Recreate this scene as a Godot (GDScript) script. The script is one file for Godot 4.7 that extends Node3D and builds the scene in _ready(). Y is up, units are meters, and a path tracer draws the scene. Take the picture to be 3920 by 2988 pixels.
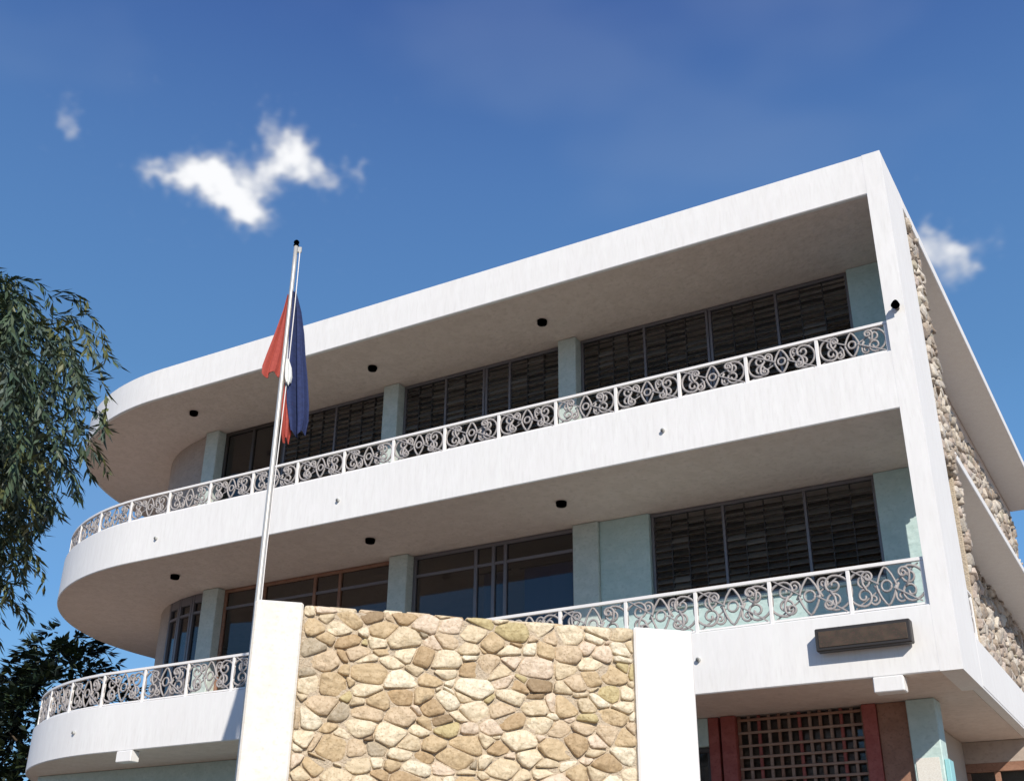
extends Node3D
# A white three-storey building with a rounded end, seen from its forecourt.
# Building frame: s metres along the front from its right corner, h metres above eye level, d metres into the building.

const EYE := 1.6
const EXPOSURE := 1.13
const ROOF_TOP := 9.57
const ROOF_BOT := 8.95
const MID_TOP := 6.63
const MID_BOT := 5.85
const LOW_TOP := 3.46
const LOW_BOT := 2.72
const ARC_S := 13.12
const ARC_R := 5.1
const BACK := 15.0

var rng := RandomNumberGenerator.new()
var M := {}
var boxes := {}
var home: Transform3D
var bld: Node3D
var scroll_big: ArrayMesh
var scroll_ring: ArrayMesh

# ---------------------------------------------------------------- setting up
func _ready() -> void:
	rng.seed = 71
	home = Transform3D(Basis(Vector3.UP, deg_to_rad(-30.377)), Vector3(4.849, 0, -12.277))
	var cam := Camera3D.new()
	cam.name = "camera"
	cam.fov = 37.61
	cam.near = 0.05
	cam.far = 2000.0
	cam.position = Vector3(0, EYE, 0)
	cam.rotation_order = EULER_ORDER_YXZ
	cam.rotation_degrees = Vector3(25.918, 0, 0.579)
	add_child(cam)
	cam.current = true

	var we := WorldEnvironment.new()
	we.name = "world"
	var env := Environment.new()
	env.background_mode = Environment.BG_SKY
	var sky := Sky.new()
	var pan := PanoramaSkyMaterial.new()
	pan.panorama = ImageTexture.create_from_image(sky_image())
	sky.sky_material = pan
	env.sky = sky
	env.tonemap_mode = Environment.TONE_MAPPER_LINEAR
	env.tonemap_exposure = EXPOSURE
	env.sdfgi_enabled = true
	env.ssao_enabled = true
	env.ssil_enabled = true
	we.environment = env
	add_child(we)

	var sun := DirectionalLight3D.new()
	sun.name = "sun"
	var to_sun := home.basis * Vector3(0.97, 0.78, 1.0).normalized()
	sun.basis = Basis.looking_at(-to_sun)
	sun.light_energy = 1.37
	sun.light_color = Color(1.0, 0.965, 0.915)
	sun.light_angular_distance = 0.5
	sun.shadow_enabled = true
	add_child(sun)

	materials()
	ground()
	building()
	pylon()
	flag_and_pole()
	fittings()
	trees()

func sky_image() -> Image:
	var w := 2048
	var hh := 2048
	var img := Image.create(w, hh, false, Image.FORMAT_RGBF)
	# colour of the air by elevation in degrees, as seen in the picture (sRGB)
	var stops := [[90.0, Color8(38, 66, 138)], [55.0, Color8(52, 84, 150)], [44.0, Color8(67, 102, 165)], [36.0, Color8(82, 124, 182)], [26.0, Color8(94, 142, 196)], [15.0, Color8(112, 168, 226)], [6.0, Color8(142, 196, 240)], [0.0, Color8(178, 208, 236)], [-4.0, Color8(150, 160, 165)], [-90.0, Color8(120, 115, 105)]]
	var row_color := []
	for y in hh:
		var el := 90.0 - (y + 0.5) * 180.0 / hh
		var c: Color = stops[-1][1].srgb_to_linear()
		for i in stops.size() - 1:
			if el <= stops[i][0] and el >= stops[i + 1][0]:
				var t: float = (stops[i][0] - el) / (stops[i][0] - stops[i + 1][0])
				c = stops[i][1].srgb_to_linear().lerp(stops[i + 1][1].srgb_to_linear(), t)
				break
		c = Color(c.r, c.g, c.b) / EXPOSURE
		row_color.append(c)
		img.fill_rect(Rect2i(0, y, w, 1), c)
	var n1 := FastNoiseLite.new()
	n1.seed = 5
	n1.frequency = 0.35
	n1.fractal_octaves = 5
	var n2 := FastNoiseLite.new()
	n2.seed = 17
	n2.frequency = 0.16
	n2.fractal_octaves = 4
	# puffs of each cloud: azimuth, elevation, half width, half height, weight
	var clouds := [
		[[-20.4, 34.6, 1.3, 0.5, 0.7], [-18.8, 35.0, 1.6, 0.85, 0.95], [-17.4, 35.2, 1.3, 0.95, 0.9], [-16.7, 34.2, 1.5, 0.7, 1.0], [-15.4, 33.6, 1.25, 0.8, 1.15], [-14.9, 35.4, 1.3, 0.9, 0.85], [-13.8, 36.5, 1.25, 0.95, 1.0], [-13.2, 37.3, 1.0, 0.7, 0.6], [-14.9, 37.9, 0.8, 1.1, 0.38], [-12.3, 36.1, 1.1, 0.6, 0.75], [-11.1, 35.6, 0.9, 0.5, 0.45], [-9.6, 36.3, 0.55, 0.7, 0.42]],
		[[-25.9, 36.0, 0.45, 0.75, 0.36], [-25.5, 35.5, 0.5, 0.4, 0.3], [-26.2, 36.9, 0.5, 0.5, 0.16]],
		[[22.7, 31.1, 0.9, 0.9, 0.9], [24.0, 30.7, 0.9, 0.75, 0.7], [24.8, 30.2, 0.7, 0.8, 0.6], [23.6, 32.0, 0.35, 0.7, 0.42], [26.2, 30.6, 0.8, 0.6, 0.3], [24.0, 29.4, 0.9, 0.6, 0.35]],
	]
	var boxes_deg := [[-24.5, -7.5, 31.0, 40.0], [-28.0, -24.0, 34.0, 38.6], [20.5, 29.0, 27.5, 34.5]]
	for k in clouds.size():
		var b: Array = boxes_deg[k]
		var x0 := int(b[0] / 360.0 * w)
		var x1 := int(b[1] / 360.0 * w)
		var y0 := int((90.0 - b[3]) / 180.0 * hh)
		var y1 := int((90.0 - b[2]) / 180.0 * hh)
		for y in range(y0, y1):
			for x in range(x0, x1):
				var az := (x + 0.5) / w * 360.0
				var el := 90.0 - (y + 0.5) * 180.0 / hh
				var wx := az + n1.get_noise_2d(az * 2.2, el * 2.2) * 0.75 + n2.get_noise_2d(az * 2.0, el * 2.0) * 0.5
				var wy := el + n1.get_noise_2d(az * 2.2 + 90.0, el * 2.2) * 0.5
				var den := 0.0
				for p in clouds[k]:
					var qx: float = (wx - p[0]) / p[2]
					var qy: float = (wy - p[1]) / p[3]
					den += p[4] * exp(-(qx * qx + qy * qy) * 1.1)
				den += n1.get_noise_2d(az * 3.0, el * 3.0 + 40.0) * 0.22
				var a := smoothstep(0.06, 1.25, den)
				if a > 0.004:
					var tone := 0.80 + 0.22 * smoothstep(0.5, 1.3, den)
					var cc := Color(0.98, 0.985, 1.0) * (tone / EXPOSURE)
					img.set_pixel(posmod(x, w), y, row_color[y].lerp(cc, a * 0.97))
	# faint high veils
	var n3 := FastNoiseLite.new()
	n3.seed = 31
	n3.frequency = 0.02
	n3.fractal_octaves = 4
	for y in range(int((90.0 - 70.0) / 180.0 * hh), int((90.0 - 12.0) / 180.0 * hh)):
		var el2 := 90.0 - (y + 0.5) * 180.0 / hh
		var edge := smoothstep(70.0, 58.0, el2) * smoothstep(12.0, 22.0, el2)
		for x in range(int(w * -0.14), int(w * 0.14)):
			var az2 := (x + 0.5) / w * 360.0
			var v := smoothstep(0.0, 0.6, n3.get_noise_2d(az2 * 1.3, el2 * 3.2)) * edge * smoothstep(50.0, 42.0, absf(az2))
			if v > 0.01:
				img.set_pixel(posmod(x, w), y, img.get_pixel(posmod(x, w), y).lerp(Color(0.33, 0.42, 0.6) / EXPOSURE, v * 0.12))
	return img

# ---------------------------------------------------------------- helpers
func P(s: float, h: float, d: float) -> Vector3:
	return Vector3(-s, h + EYE, -d)

func noise_image(sd: int, freq: float, octaves: int, a: Color, b: Color, size := 256, lo := 0.25, hi := 0.75) -> Image:
	var n := FastNoiseLite.new()
	n.seed = sd
	n.frequency = freq
	n.fractal_octaves = octaves
	var src := n.get_seamless_image(size, size)
	src.convert(Image.FORMAT_L8)
	var raw := src.get_data()
	var out := PackedByteArray()
	out.resize(size * size * 3)
	var lut := []
	for i in 256:
		var t := smoothstep(lo, hi, i / 255.0)
		var c := a.lerp(b, t)
		lut.append([int(c.r * 255.0), int(c.g * 255.0), int(c.b * 255.0)])
	for i in raw.size():
		var l: Array = lut[raw[i]]
		out[i * 3] = l[0]
		out[i * 3 + 1] = l[1]
		out[i * 3 + 2] = l[2]
	return Image.create_from_data(size, size, false, Image.FORMAT_RGB8, out)

func two_noises(sd: int, a: Color, b: Color, c: Color, fine := 0.05, coarse := 0.012, size := 512) -> ImageTexture:
	var base := noise_image(sd, coarse, 4, a, b, size)
	var over := noise_image(sd + 3, fine, 3, Color(0, 0, 0), Color(1, 1, 1), size, 0.55, 0.9)
	var d0 := base.get_data()
	var d1 := over.get_data()
	for i in range(0, d0.size(), 3):
		var t := d1[i] / 255.0
		d0[i] = int(lerpf(d0[i], c.r * 255.0, t))
		d0[i + 1] = int(lerpf(d0[i + 1], c.g * 255.0, t))
		d0[i + 2] = int(lerpf(d0[i + 2], c.b * 255.0, t))
	return ImageTexture.create_from_image(Image.create_from_data(size, size, false, Image.FORMAT_RGB8, d0))

func bump(sd: int, freq: float, strength: float, size := 256) -> ImageTexture:
	var img := noise_image(sd, freq, 4, Color(0, 0, 0), Color(1, 1, 1), size, 0.0, 1.0)
	img.convert(Image.FORMAT_RGBA8)
	img.bump_map_to_normal_map(strength)
	return ImageTexture.create_from_image(img)

func lin(r: float, g: float, b: float) -> Color:
	return Color(r, g, b).linear_to_srgb()

func mat(color: Color, rough := 0.8, tex: Texture2D = null, scale := 0.5, nrm: Texture2D = null, nscale := 0.4) -> StandardMaterial3D:
	var m := StandardMaterial3D.new()
	m.albedo_color = color
	m.roughness = rough
	if tex:
		m.albedo_texture = tex
	if nrm:
		m.normal_enabled = true
		m.normal_texture = nrm
		m.normal_scale = nscale
	if tex or nrm:
		m.uv1_triplanar = true
		m.uv1_world_triplanar = true
		m.uv1_scale = Vector3.ONE * scale
	return m

func materials() -> void:
	var plaster_n := bump(11, 0.06, 3.0)
	var paint := two_noises(21, lin(0.785, 0.78, 0.768), lin(0.812, 0.808, 0.797), lin(0.735, 0.728, 0.71), 0.05, 0.012)
	M.white = mat(Color.WHITE, 0.75, paint, 0.35, plaster_n, 0.09)
	M.white.uv1_scale = Vector3(0.9, 0.09, 0.9)
	var cream := two_noises(25, lin(0.74, 0.715, 0.66), lin(0.79, 0.77, 0.72), lin(0.67, 0.64, 0.58), 0.05, 0.012)
	M.cream = mat(Color.WHITE, 0.8, cream, 0.6, plaster_n, 0.15)
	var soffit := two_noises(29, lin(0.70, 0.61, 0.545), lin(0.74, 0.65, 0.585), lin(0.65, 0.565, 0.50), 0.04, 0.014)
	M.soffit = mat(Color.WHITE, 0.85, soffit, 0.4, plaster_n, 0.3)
	var teal := two_noises(33, lin(0.47, 0.62, 0.60), lin(0.54, 0.68, 0.66), lin(0.41, 0.55, 0.53), 0.05, 0.015)
	M.teal = mat(Color.WHITE, 0.75, teal, 0.6, plaster_n, 0.3)
	var pale := two_noises(37, lin(0.52, 0.60, 0.56), lin(0.60, 0.67, 0.63), lin(0.44, 0.52, 0.48), 0.05, 0.015)
	M.pale = mat(Color.WHITE, 0.75, pale, 0.6, plaster_n, 0.3)
	M.brown_wall = mat(Color.WHITE, 0.85, two_noises(41, lin(0.42, 0.35, 0.30), lin(0.47, 0.395, 0.34), lin(0.36, 0.30, 0.255)), 0.5, plaster_n, 0.3)
	M.iron = mat(Color.WHITE, 0.55, two_noises(47, lin(0.33, 0.31, 0.305), lin(0.39, 0.37, 0.365), lin(0.22, 0.17, 0.145), 0.09, 0.03), 2.0)
	M.rail = mat(lin(0.80, 0.78, 0.76), 0.45)
	M.frame = mat(lin(0.18, 0.17, 0.185), 0.4)
	M.frame.metallic = 0.3
	M.dark_frame = mat(lin(0.06, 0.05, 0.045), 0.45)
	M.slats = [mat(lin(0.055, 0.048, 0.04), 0.2), mat(lin(0.085, 0.075, 0.064), 0.25), mat(lin(0.12, 0.108, 0.092), 0.3), mat(lin(0.17, 0.155, 0.135), 0.35)]
	M.lamp = mat(lin(0.055, 0.035, 0.026), 0.4)
	M.lamp_glass = mat(lin(0.16, 0.12, 0.10), 0.15)
	M.glass = mat(Color(0.06, 0.07, 0.08, 0.42), 0.04)
	M.glass.transparency = BaseMaterial3D.TRANSPARENCY_ALPHA
	M.red = mat(Color.WHITE, 0.6, two_noises(45, lin(0.30, 0.07, 0.055), lin(0.36, 0.10, 0.08), lin(0.22, 0.05, 0.04)), 0.8)
	M.grille = mat(Color.WHITE, 0.7, two_noises(48, lin(0.30, 0.20, 0.15), lin(0.36, 0.25, 0.19), lin(0.22, 0.14, 0.10)), 1.2)
	M.wood = mat(Color.WHITE, 0.6, two_noises(49, lin(0.27, 0.14, 0.09), lin(0.33, 0.18, 0.12), lin(0.19, 0.10, 0.065)), 0.8)
	M.sign = mat(Color.WHITE, 0.45, two_noises(53, lin(0.055, 0.042, 0.026), lin(0.085, 0.06, 0.036), lin(0.11, 0.05, 0.04)), 1.4)
	M.sign_edge = mat(lin(0.03, 0.026, 0.024), 0.5)
	M.paper = mat(Color.WHITE, 0.8, two_noises(57, lin(0.68, 0.66, 0.60), lin(0.78, 0.77, 0.72), lin(0.5, 0.5, 0.47), 0.1, 0.03), 3.0)
	M.cyan = mat(lin(0.30, 0.60, 0.64), 0.6)
	M.pipe = mat(lin(0.42, 0.43, 0.42), 0.6)
	M.bore_shade = mat(lin(0.2, 0.2, 0.19), 0.9)  # darker grey that stands for the shade inside the drain spouts
	M.pole = mat(lin(0.54, 0.53, 0.505), 0.45)
	M.pole.metallic = 0.35
	M.interior = mat(lin(0.52, 0.48, 0.42), 0.9)
	M.curtain = mat(lin(0.20, 0.20, 0.42), 0.9)
	M.sheer = mat(lin(0.45, 0.42, 0.50), 0.9)
	M.ground = mat(Color.WHITE, 0.95, two_noises(61, lin(0.25, 0.19, 0.14), lin(0.30, 0.23, 0.17), lin(0.20, 0.155, 0.115), 0.05, 0.01), 0.12, bump(63, 0.05, 4.0), 0.6)
	M.mortar = mat(Color.WHITE, 0.95, two_noises(65, lin(0.46, 0.38, 0.28), lin(0.53, 0.45, 0.345), lin(0.36, 0.29, 0.205), 0.08, 0.02), 1.5, bump(67, 0.08, 6.0), 0.8)
	var stone_n := bump(71, 0.035, 7.0)
	var grain := two_noises(75, lin(0.82, 0.80, 0.76), lin(1, 1, 1), lin(0.62, 0.56, 0.48), 0.045, 0.02)
	M.stones = []
	for c in [lin(0.68, 0.575, 0.41), lin(0.76, 0.665, 0.50), lin(0.58, 0.455, 0.29), lin(0.48, 0.355, 0.215), lin(0.72, 0.60, 0.475), lin(0.55, 0.465, 0.26), lin(0.47, 0.405, 0.305), lin(0.79, 0.72, 0.57), lin(0.62, 0.50, 0.355), lin(0.34, 0.25, 0.155)]:
		M.stones.append(mat(c, 0.9, grain, 1.1, stone_n, 0.7))
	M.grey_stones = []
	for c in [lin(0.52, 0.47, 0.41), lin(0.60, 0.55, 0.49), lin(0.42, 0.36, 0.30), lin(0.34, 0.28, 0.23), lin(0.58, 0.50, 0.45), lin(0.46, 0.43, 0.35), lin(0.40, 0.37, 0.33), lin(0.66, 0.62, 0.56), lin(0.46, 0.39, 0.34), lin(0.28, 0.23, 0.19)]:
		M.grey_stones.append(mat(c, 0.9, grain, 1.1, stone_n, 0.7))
	M.side_stone = mat(Color.WHITE, 0.9, grain, 1.1, stone_n, 0.7)
	M.side_stone.vertex_color_use_as_albedo = true
	M.bark = mat(Color.WHITE, 0.95, two_noises(81, lin(0.10, 0.075, 0.05), lin(0.17, 0.13, 0.09), lin(0.06, 0.045, 0.03), 0.08, 0.03), 1.5, bump(83, 0.07, 7.0), 0.9)
	M.leaf = mat(Color.WHITE, 0.55)
	M.leaf.vertex_color_use_as_albedo = true
	M.leaf.cull_mode = BaseMaterial3D.CULL_DISABLED
	M.leaf.backlight_enabled = true
	M.leaf.backlight = Color(0.16, 0.22, 0.06)
	M.flag_red = mat(Color.WHITE, 0.85, two_noises(87, lin(0.34, 0.055, 0.042), lin(0.39, 0.07, 0.05), lin(0.27, 0.042, 0.036), 0.1, 0.03), 1.2)
	M.flag_blue = mat(Color.WHITE, 0.85, two_noises(91, lin(0.013, 0.024, 0.085), lin(0.019, 0.034, 0.12), lin(0.010, 0.018, 0.065), 0.1, 0.03), 1.2)
	for fm in [M.flag_red, M.flag_blue]:
		fm.backlight_enabled = true
		fm.backlight = Color(0.10, 0.05, 0.06)
	M.flag_white = mat(lin(0.7, 0.72, 0.7), 0.85)

func add(called: String, mesh: Mesh, m: Material, parent: Node, at := Vector3.ZERO, b := Basis.IDENTITY) -> MeshInstance3D:
	var o := MeshInstance3D.new()
	o.name = called
	o.mesh = mesh
	o.material_override = m
	o.transform = Transform3D(b, at)
	parent.add_child(o, true)
	return o

func tag(o: Node, label: String, category: String, group := "") -> void:
	o.set_meta("label", label)
	o.set_meta("category", category)
	if group:
		o.set_meta("group", group)

func thing(called: String, label: String, category: String, tr := Transform3D.IDENTITY, group := "") -> Node3D:
	var o := Node3D.new()
	o.name = called
	o.transform = tr
	add_child(o, true)
	tag(o, label, category, group)
	return o

func group_node(called: String, parent: Node) -> Node3D:
	var o := Node3D.new()
	o.name = called
	parent.add_child(o, true)
	return o

# a box with chamfered edges, centred on its origin; meshes of one size are shared
func cbox(size: Vector3, c := 0.006) -> ArrayMesh:
	var key := "%.3f %.3f %.3f %.3f" % [size.x, size.y, size.z, c]
	if boxes.has(key):
		return boxes[key]
	c = minf(c, minf(size.x, minf(size.y, size.z)) * 0.3)
	var st := SurfaceTool.new()
	st.begin(Mesh.PRIMITIVE_TRIANGLES)
	st.set_smooth_group(-1)
	var e := size * 0.5
	var f := func(ax: int, sg: float) -> Array:
		var u := (ax + 1) % 3
		var v := (ax + 2) % 3
		var r := []
		for q in [[-1, -1], [1, -1], [1, 1], [-1, 1]]:
			var p := Vector3.ZERO
			p[ax] = sg * e[ax]
			p[u] = q[0] * (e[u] - c)
			p[v] = q[1] * (e[v] - c)
			r.append(p)
		return r
	for ax in 3:
		for sg in [-1.0, 1.0]:
			poly(st, f.call(ax, sg), Vector3.ZERO)
	for ax in 3:
		var u := (ax + 1) % 3
		var v := (ax + 2) % 3
		for su in [-1.0, 1.0]:
			for sv in [-1.0, 1.0]:
				var a := Vector3.ZERO
				var b := Vector3.ZERO
				a[u] = su * e[u]
				a[v] = sv * (e[v] - c)
				b[u] = su * (e[u] - c)
				b[v] = sv * e[v]
				var a2 := a
				var b2 := b
				a[ax] = -(e[ax] - c)
				b[ax] = -(e[ax] - c)
				a2[ax] = e[ax] - c
				b2[ax] = e[ax] - c
				poly(st, [a, b, b2, a2], Vector3.ZERO)
	for sx in [-1.0, 1.0]:
		for sy in [-1.0, 1.0]:
			for sz in [-1.0, 1.0]:
				poly(st, [Vector3(sx * e.x, sy * (e.y - c), sz * (e.z - c)), Vector3(sx * (e.x - c), sy * e.y, sz * (e.z - c)), Vector3(sx * (e.x - c), sy * (e.y - c), sz * e.z)], Vector3.ZERO)
	st.generate_normals()
	var m := st.commit()
	boxes[key] = m
	return m

# a flat convex polygon, turned so that its front looks away from the point inside
func poly(st: SurfaceTool, pts: Array, inside: Vector3) -> void:
	var n: Vector3 = (pts[1] - pts[0]).cross(pts[2] - pts[0])
	var mid := Vector3.ZERO
	for p in pts:
		mid += p
	mid /= pts.size()
	var flip := n.dot(mid - inside) > 0.0
	for i in range(1, pts.size() - 1):
		if flip:
			st.add_vertex(pts[0]); st.add_vertex(pts[i + 1]); st.add_vertex(pts[i])
		else:
			st.add_vertex(pts[0]); st.add_vertex(pts[i]); st.add_vertex(pts[i + 1])

func blk(called: String, m: Material, parent: Node, s0: float, s1: float, h0: float, h1: float, d0: float, d1: float, c := 0.006) -> MeshInstance3D:
	return add(called, cbox(Vector3(absf(s1 - s0), absf(h1 - h0), absf(d1 - d0)), c), m, parent, P((s0 + s1) * 0.5, (h0 + h1) * 0.5, (d0 + d1) * 0.5))

# front edge of the building in plan, by length from the right corner; in: how far behind that edge
func path(t: float, inset := 0.0) -> Vector2:
	if t <= ARC_S:
		return Vector2(t, inset)
	var a := (t - ARC_S) / ARC_R
	if a <= PI * 0.5:
		return Vector2(ARC_S + (ARC_R - inset) * sin(a), ARC_R - (ARC_R - inset) * cos(a))
	return Vector2(ARC_S + ARC_R - inset, ARC_R + (t - ARC_S - ARC_R * PI * 0.5))

func path_angle(t: float) -> float:
	return clampf((t - ARC_S) / ARC_R, 0.0, PI * 0.5)

# a profile of (inset, height) points swept along the front edge
func sweep(t0: float, t1: float, profile: Array, closed := true) -> ArrayMesh:
	var ts := [t0]
	if t0 < ARC_S and t1 > ARC_S:
		ts.append(ARC_S)
	var steps := 36
	for i in range(1, steps + 1):
		var t := ARC_S + ARC_R * PI * 0.5 * i / steps
		if t > t0 and t < t1:
			ts.append(t)
	ts.append(t1)
	var st := SurfaceTool.new()
	st.begin(Mesh.PRIMITIVE_TRIANGLES)
	var n := profile.size()
	for k in (n if closed else n - 1):
		var a: Vector2 = profile[k]
		var b: Vector2 = profile[(k + 1) % n]
		var e := (b - a).normalized()
		var nin := -e.y
		var nh := e.x
		for i in ts.size() - 1:
			var q := []
			for pr in [[ts[i], a], [ts[i], b], [ts[i + 1], b], [ts[i + 1], a]]:
				var pp := path(pr[0], pr[1].x)
				var an := path_angle(pr[0])
				var nn := P(-nin * sin(an), nh - EYE, nin * cos(an))
				q.append([P(pp.x, pr[1].y, pp.y), nn])
			for j in [0, 2, 1, 0, 3, 2]:
				st.set_normal(q[j][1])
				st.add_vertex(q[j][0])
	for end in [0, ts.size() - 1]:
		var pl := PackedVector2Array()
		for k in n:
			pl.append(profile[k])
		var tri := Geometry2D.triangulate_polygon(pl)
		for j in tri:
			var pp := path(ts[end], pl[j].x)
			st.set_normal(Vector3(1, 0, 0) if end == 0 else Vector3(0, 0, -1))
			st.add_vertex(P(pp.x, pl[j].y, pp.y))
	return st.commit()

# a plate with the outline in (s, d)
func plate(outline: Array, h0: float, h1: float) -> ArrayMesh:
	var st := SurfaceTool.new()
	st.begin(Mesh.PRIMITIVE_TRIANGLES)
	st.set_smooth_group(-1)
	var pl := PackedVector2Array(outline)
	var tri := Geometry2D.triangulate_polygon(pl)
	for i in range(0, tri.size(), 3):
		var a: Array = [pl[tri[i]], pl[tri[i + 1]], pl[tri[i + 2]]]
		var top := []
		var bot := []
		for q in a:
			top.append(P(q.x, h1, q.y))
			bot.append(P(q.x, h0, q.y))
		poly(st, top, top[0] - Vector3.UP)
		poly(st, bot, bot[0] + Vector3.UP)
	for i in pl.size():
		var a2 := pl[i]
		var b2 := pl[(i + 1) % pl.size()]
		poly(st, [P(a2.x, h0, a2.y), P(b2.x, h0, b2.y), P(b2.x, h1, b2.y), P(a2.x, h1, a2.y)], P(9.0, 0, 7.5))
	st.generate_normals()
	return st.commit()

func tube(pts: Array, radius, sides := 6) -> ArrayMesh:
	var st := SurfaceTool.new()
	st.begin(Mesh.PRIMITIVE_TRIANGLES)
	st.set_smooth_group(0)
	var rings := []
	var prev := Vector3(0, 0, 1)
	for i in pts.size():
		var dir: Vector3 = (pts[mini(i + 1, pts.size() - 1)] - pts[maxi(i - 1, 0)]).normalized()
		var sid := dir.cross(prev)
		if sid.length() < 0.05:
			sid = dir.cross(Vector3(1, 0.3, 0))
		sid = sid.normalized()
		var up := sid.cross(dir)
		var r: float = radius[i] if radius is Array else radius
		var ring := []
		for k in sides:
			var a := TAU * k / sides
			ring.append(pts[i] + (sid * cos(a) + up * sin(a)) * r)
		rings.append(ring)
	for i in rings.size() - 1:
		for k in sides:
			var k2 := (k + 1) % sides
			for v in [rings[i][k], rings[i + 1][k2], rings[i + 1][k], rings[i][k], rings[i][k2], rings[i + 1][k2]]:
				st.add_vertex(v)
	for e in [0, rings.size() - 1]:
		for k in range(1, sides - 1):
			st.add_vertex(rings[e][0]); st.add_vertex(rings[e][k]); st.add_vertex(rings[e][k + 1])
	st.generate_normals()
	return st.commit()

func lathe(profile: Array, sides := 20) -> ArrayMesh:
	var st := SurfaceTool.new()
	st.begin(Mesh.PRIMITIVE_TRIANGLES)
	for i in profile.size() - 1:
		var a: Vector2 = profile[i]
		var b: Vector2 = profile[i + 1]
		var e := (b - a).normalized()
		for k in sides:
			var q := []
			for pr in [[a, k], [a, k + 1], [b, k + 1], [b, k]]:
				var an: float = TAU * pr[1] / sides
				q.append([Vector3(pr[0].x * cos(an), pr[0].y, pr[0].x * sin(an)), Vector3(e.y * cos(an), -e.x, e.y * sin(an))])
			for j in [0, 2, 1, 0, 3, 2]:
				st.set_normal(q[j][1])
				st.add_vertex(q[j][0])
	return st.commit()

# ---------------------------------------------------------------- stone walling
# outlines of irregular stones that fill a w x h field (origin at its lower left corner)
func stone_cells(w: float, h: float, cw: float, ch: float, joint: float) -> Array:
	var seeds := []
	var rows := int(ceil(h / ch))
	for r in rows + 1:
		var x := -rng.randf() * cw
		while x < w + cw:
			seeds.append([Vector2(x, (r + 0.5 + rng.randf_range(-0.5, 0.5)) * ch), rng.randf_range(-1.0, 1.0) * cw * ch * 0.75])
			x += cw * rng.randf_range(0.45, 1.6)
	var k := cw / ch * 0.8
	var cells := []
	for i in seeds.size():
		var c: Vector2 = seeds[i][0]
		if c.x < -cw * 0.3 or c.x > w + cw * 0.3 or c.y > h + ch * 0.3:
			continue
		var pl := PackedVector2Array([Vector2(maxf(0, c.x - cw * 1.6), maxf(0, c.y - ch * 1.7)), Vector2(minf(w, c.x + cw * 1.6), maxf(0, c.y - ch * 1.7)), Vector2(minf(w, c.x + cw * 1.6), minf(h, c.y + ch * 1.7)), Vector2(maxf(0, c.x - cw * 1.6), minf(h, c.y + ch * 1.7))])
		for j in seeds.size():
			if i == j:
				continue
			var q: Vector2 = seeds[j][0]
			var dd := q - c
			if absf(dd.x) > cw * 3.2 or absf(dd.y) > ch * 3.4:
				continue
			var nn := Vector2(dd.x, dd.y * k * k)
			var off: float = (c.dot(Vector2(c.x, c.y * k * k)) - q.dot(Vector2(q.x, q.y * k * k)) - seeds[i][1] + seeds[j][1]) * -0.5
			# keep the side of the line nn.p = off that is nearer to c
			var out := PackedVector2Array()
			for a in pl.size():
				var p0 := pl[a]
				var p1 := pl[(a + 1) % pl.size()]
				var f0: float = nn.dot(p0) - off
				var f1: float = nn.dot(p1) - off
				if f0 <= 0.0:
					out.append(p0)
				if (f0 < 0.0 and f1 > 0.0) or (f0 > 0.0 and f1 < 0.0):
					out.append(p0.lerp(p1, f0 / (f0 - f1)))
			pl = out
			if pl.size() < 3:
				break
		if pl.size() < 3:
			continue
		var small := Geometry2D.offset_polygon(pl, -joint * 0.5, Geometry2D.JOIN_MITER)
		if small.is_empty():
			continue
		var best: PackedVector2Array = small[0]
		var area := 0.0
		for a in best.size():
			area += best[a].cross(best[(a + 1) % best.size()])
		if absf(area) * 0.5 < cw * ch * 0.06:
			continue
		# drop very short edges, then cut the corners
		var tidy := PackedVector2Array()
		for a in best.size():
			if tidy.is_empty() or best[a].distance_to(tidy[-1]) > ch * 0.16:
				tidy.append(best[a])
		if tidy.size() > 3 and tidy[0].distance_to(tidy[-1]) < ch * 0.16:
			tidy.remove_at(tidy.size() - 1)
		if tidy.size() < 3:
			continue
		var cut := PackedVector2Array()
		for a in tidy.size():
			var p0 := tidy[(a - 1 + tidy.size()) % tidy.size()]
			var p1 := tidy[a]
			var p2 := tidy[(a + 1) % tidy.size()]
			cut.append(p1.lerp(p0, rng.randf_range(0.08, 0.26)))
			cut.append(p1.lerp(p2, rng.randf_range(0.08, 0.26)))
		cells.append(cut)
	return cells

func stone_shape(st: SurfaceTool, cell: PackedVector2Array, depth: float, shift := Vector3.ZERO, color := Color.WHITE) -> void:
	var mid := Vector2.ZERO
	for p in cell:
		mid += p
	mid /= cell.size()
	var n := cell.size()
	var rings := [[], [], []]
	var tilt := Vector2(rng.randf_range(-0.2, 0.2), rng.randf_range(-0.24, 0.2))
	for p in cell:
		var j := p - mid
		rings[0].append(Vector3(p.x, p.y, -0.03) + shift)
		var a := mid + j * rng.randf_range(0.95, 1.0)
		rings[1].append(Vector3(a.x, a.y, depth * rng.randf_range(0.55, 0.85) + tilt.dot(j)) + shift)
		var b := mid + j * rng.randf_range(0.66, 0.95)
		rings[2].append(Vector3(b.x, b.y, depth * rng.randf_range(0.75, 1.15) + tilt.dot(j)) + shift)
	var top := Vector3(mid.x, mid.y, depth * rng.randf_range(0.95, 1.2)) + shift
	st.set_color(color)
	for r in 2:
		for i in n:
			var i2 := (i + 1) % n
			for v in [rings[r][i], rings[r + 1][i2], rings[r][i2], rings[r][i], rings[r + 1][i], rings[r + 1][i2]]:
				st.add_vertex(v)
	for i in n:
		st.add_vertex(rings[2][i]); st.add_vertex(top); st.add_vertex(rings[2][(i + 1) % n])

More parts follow.
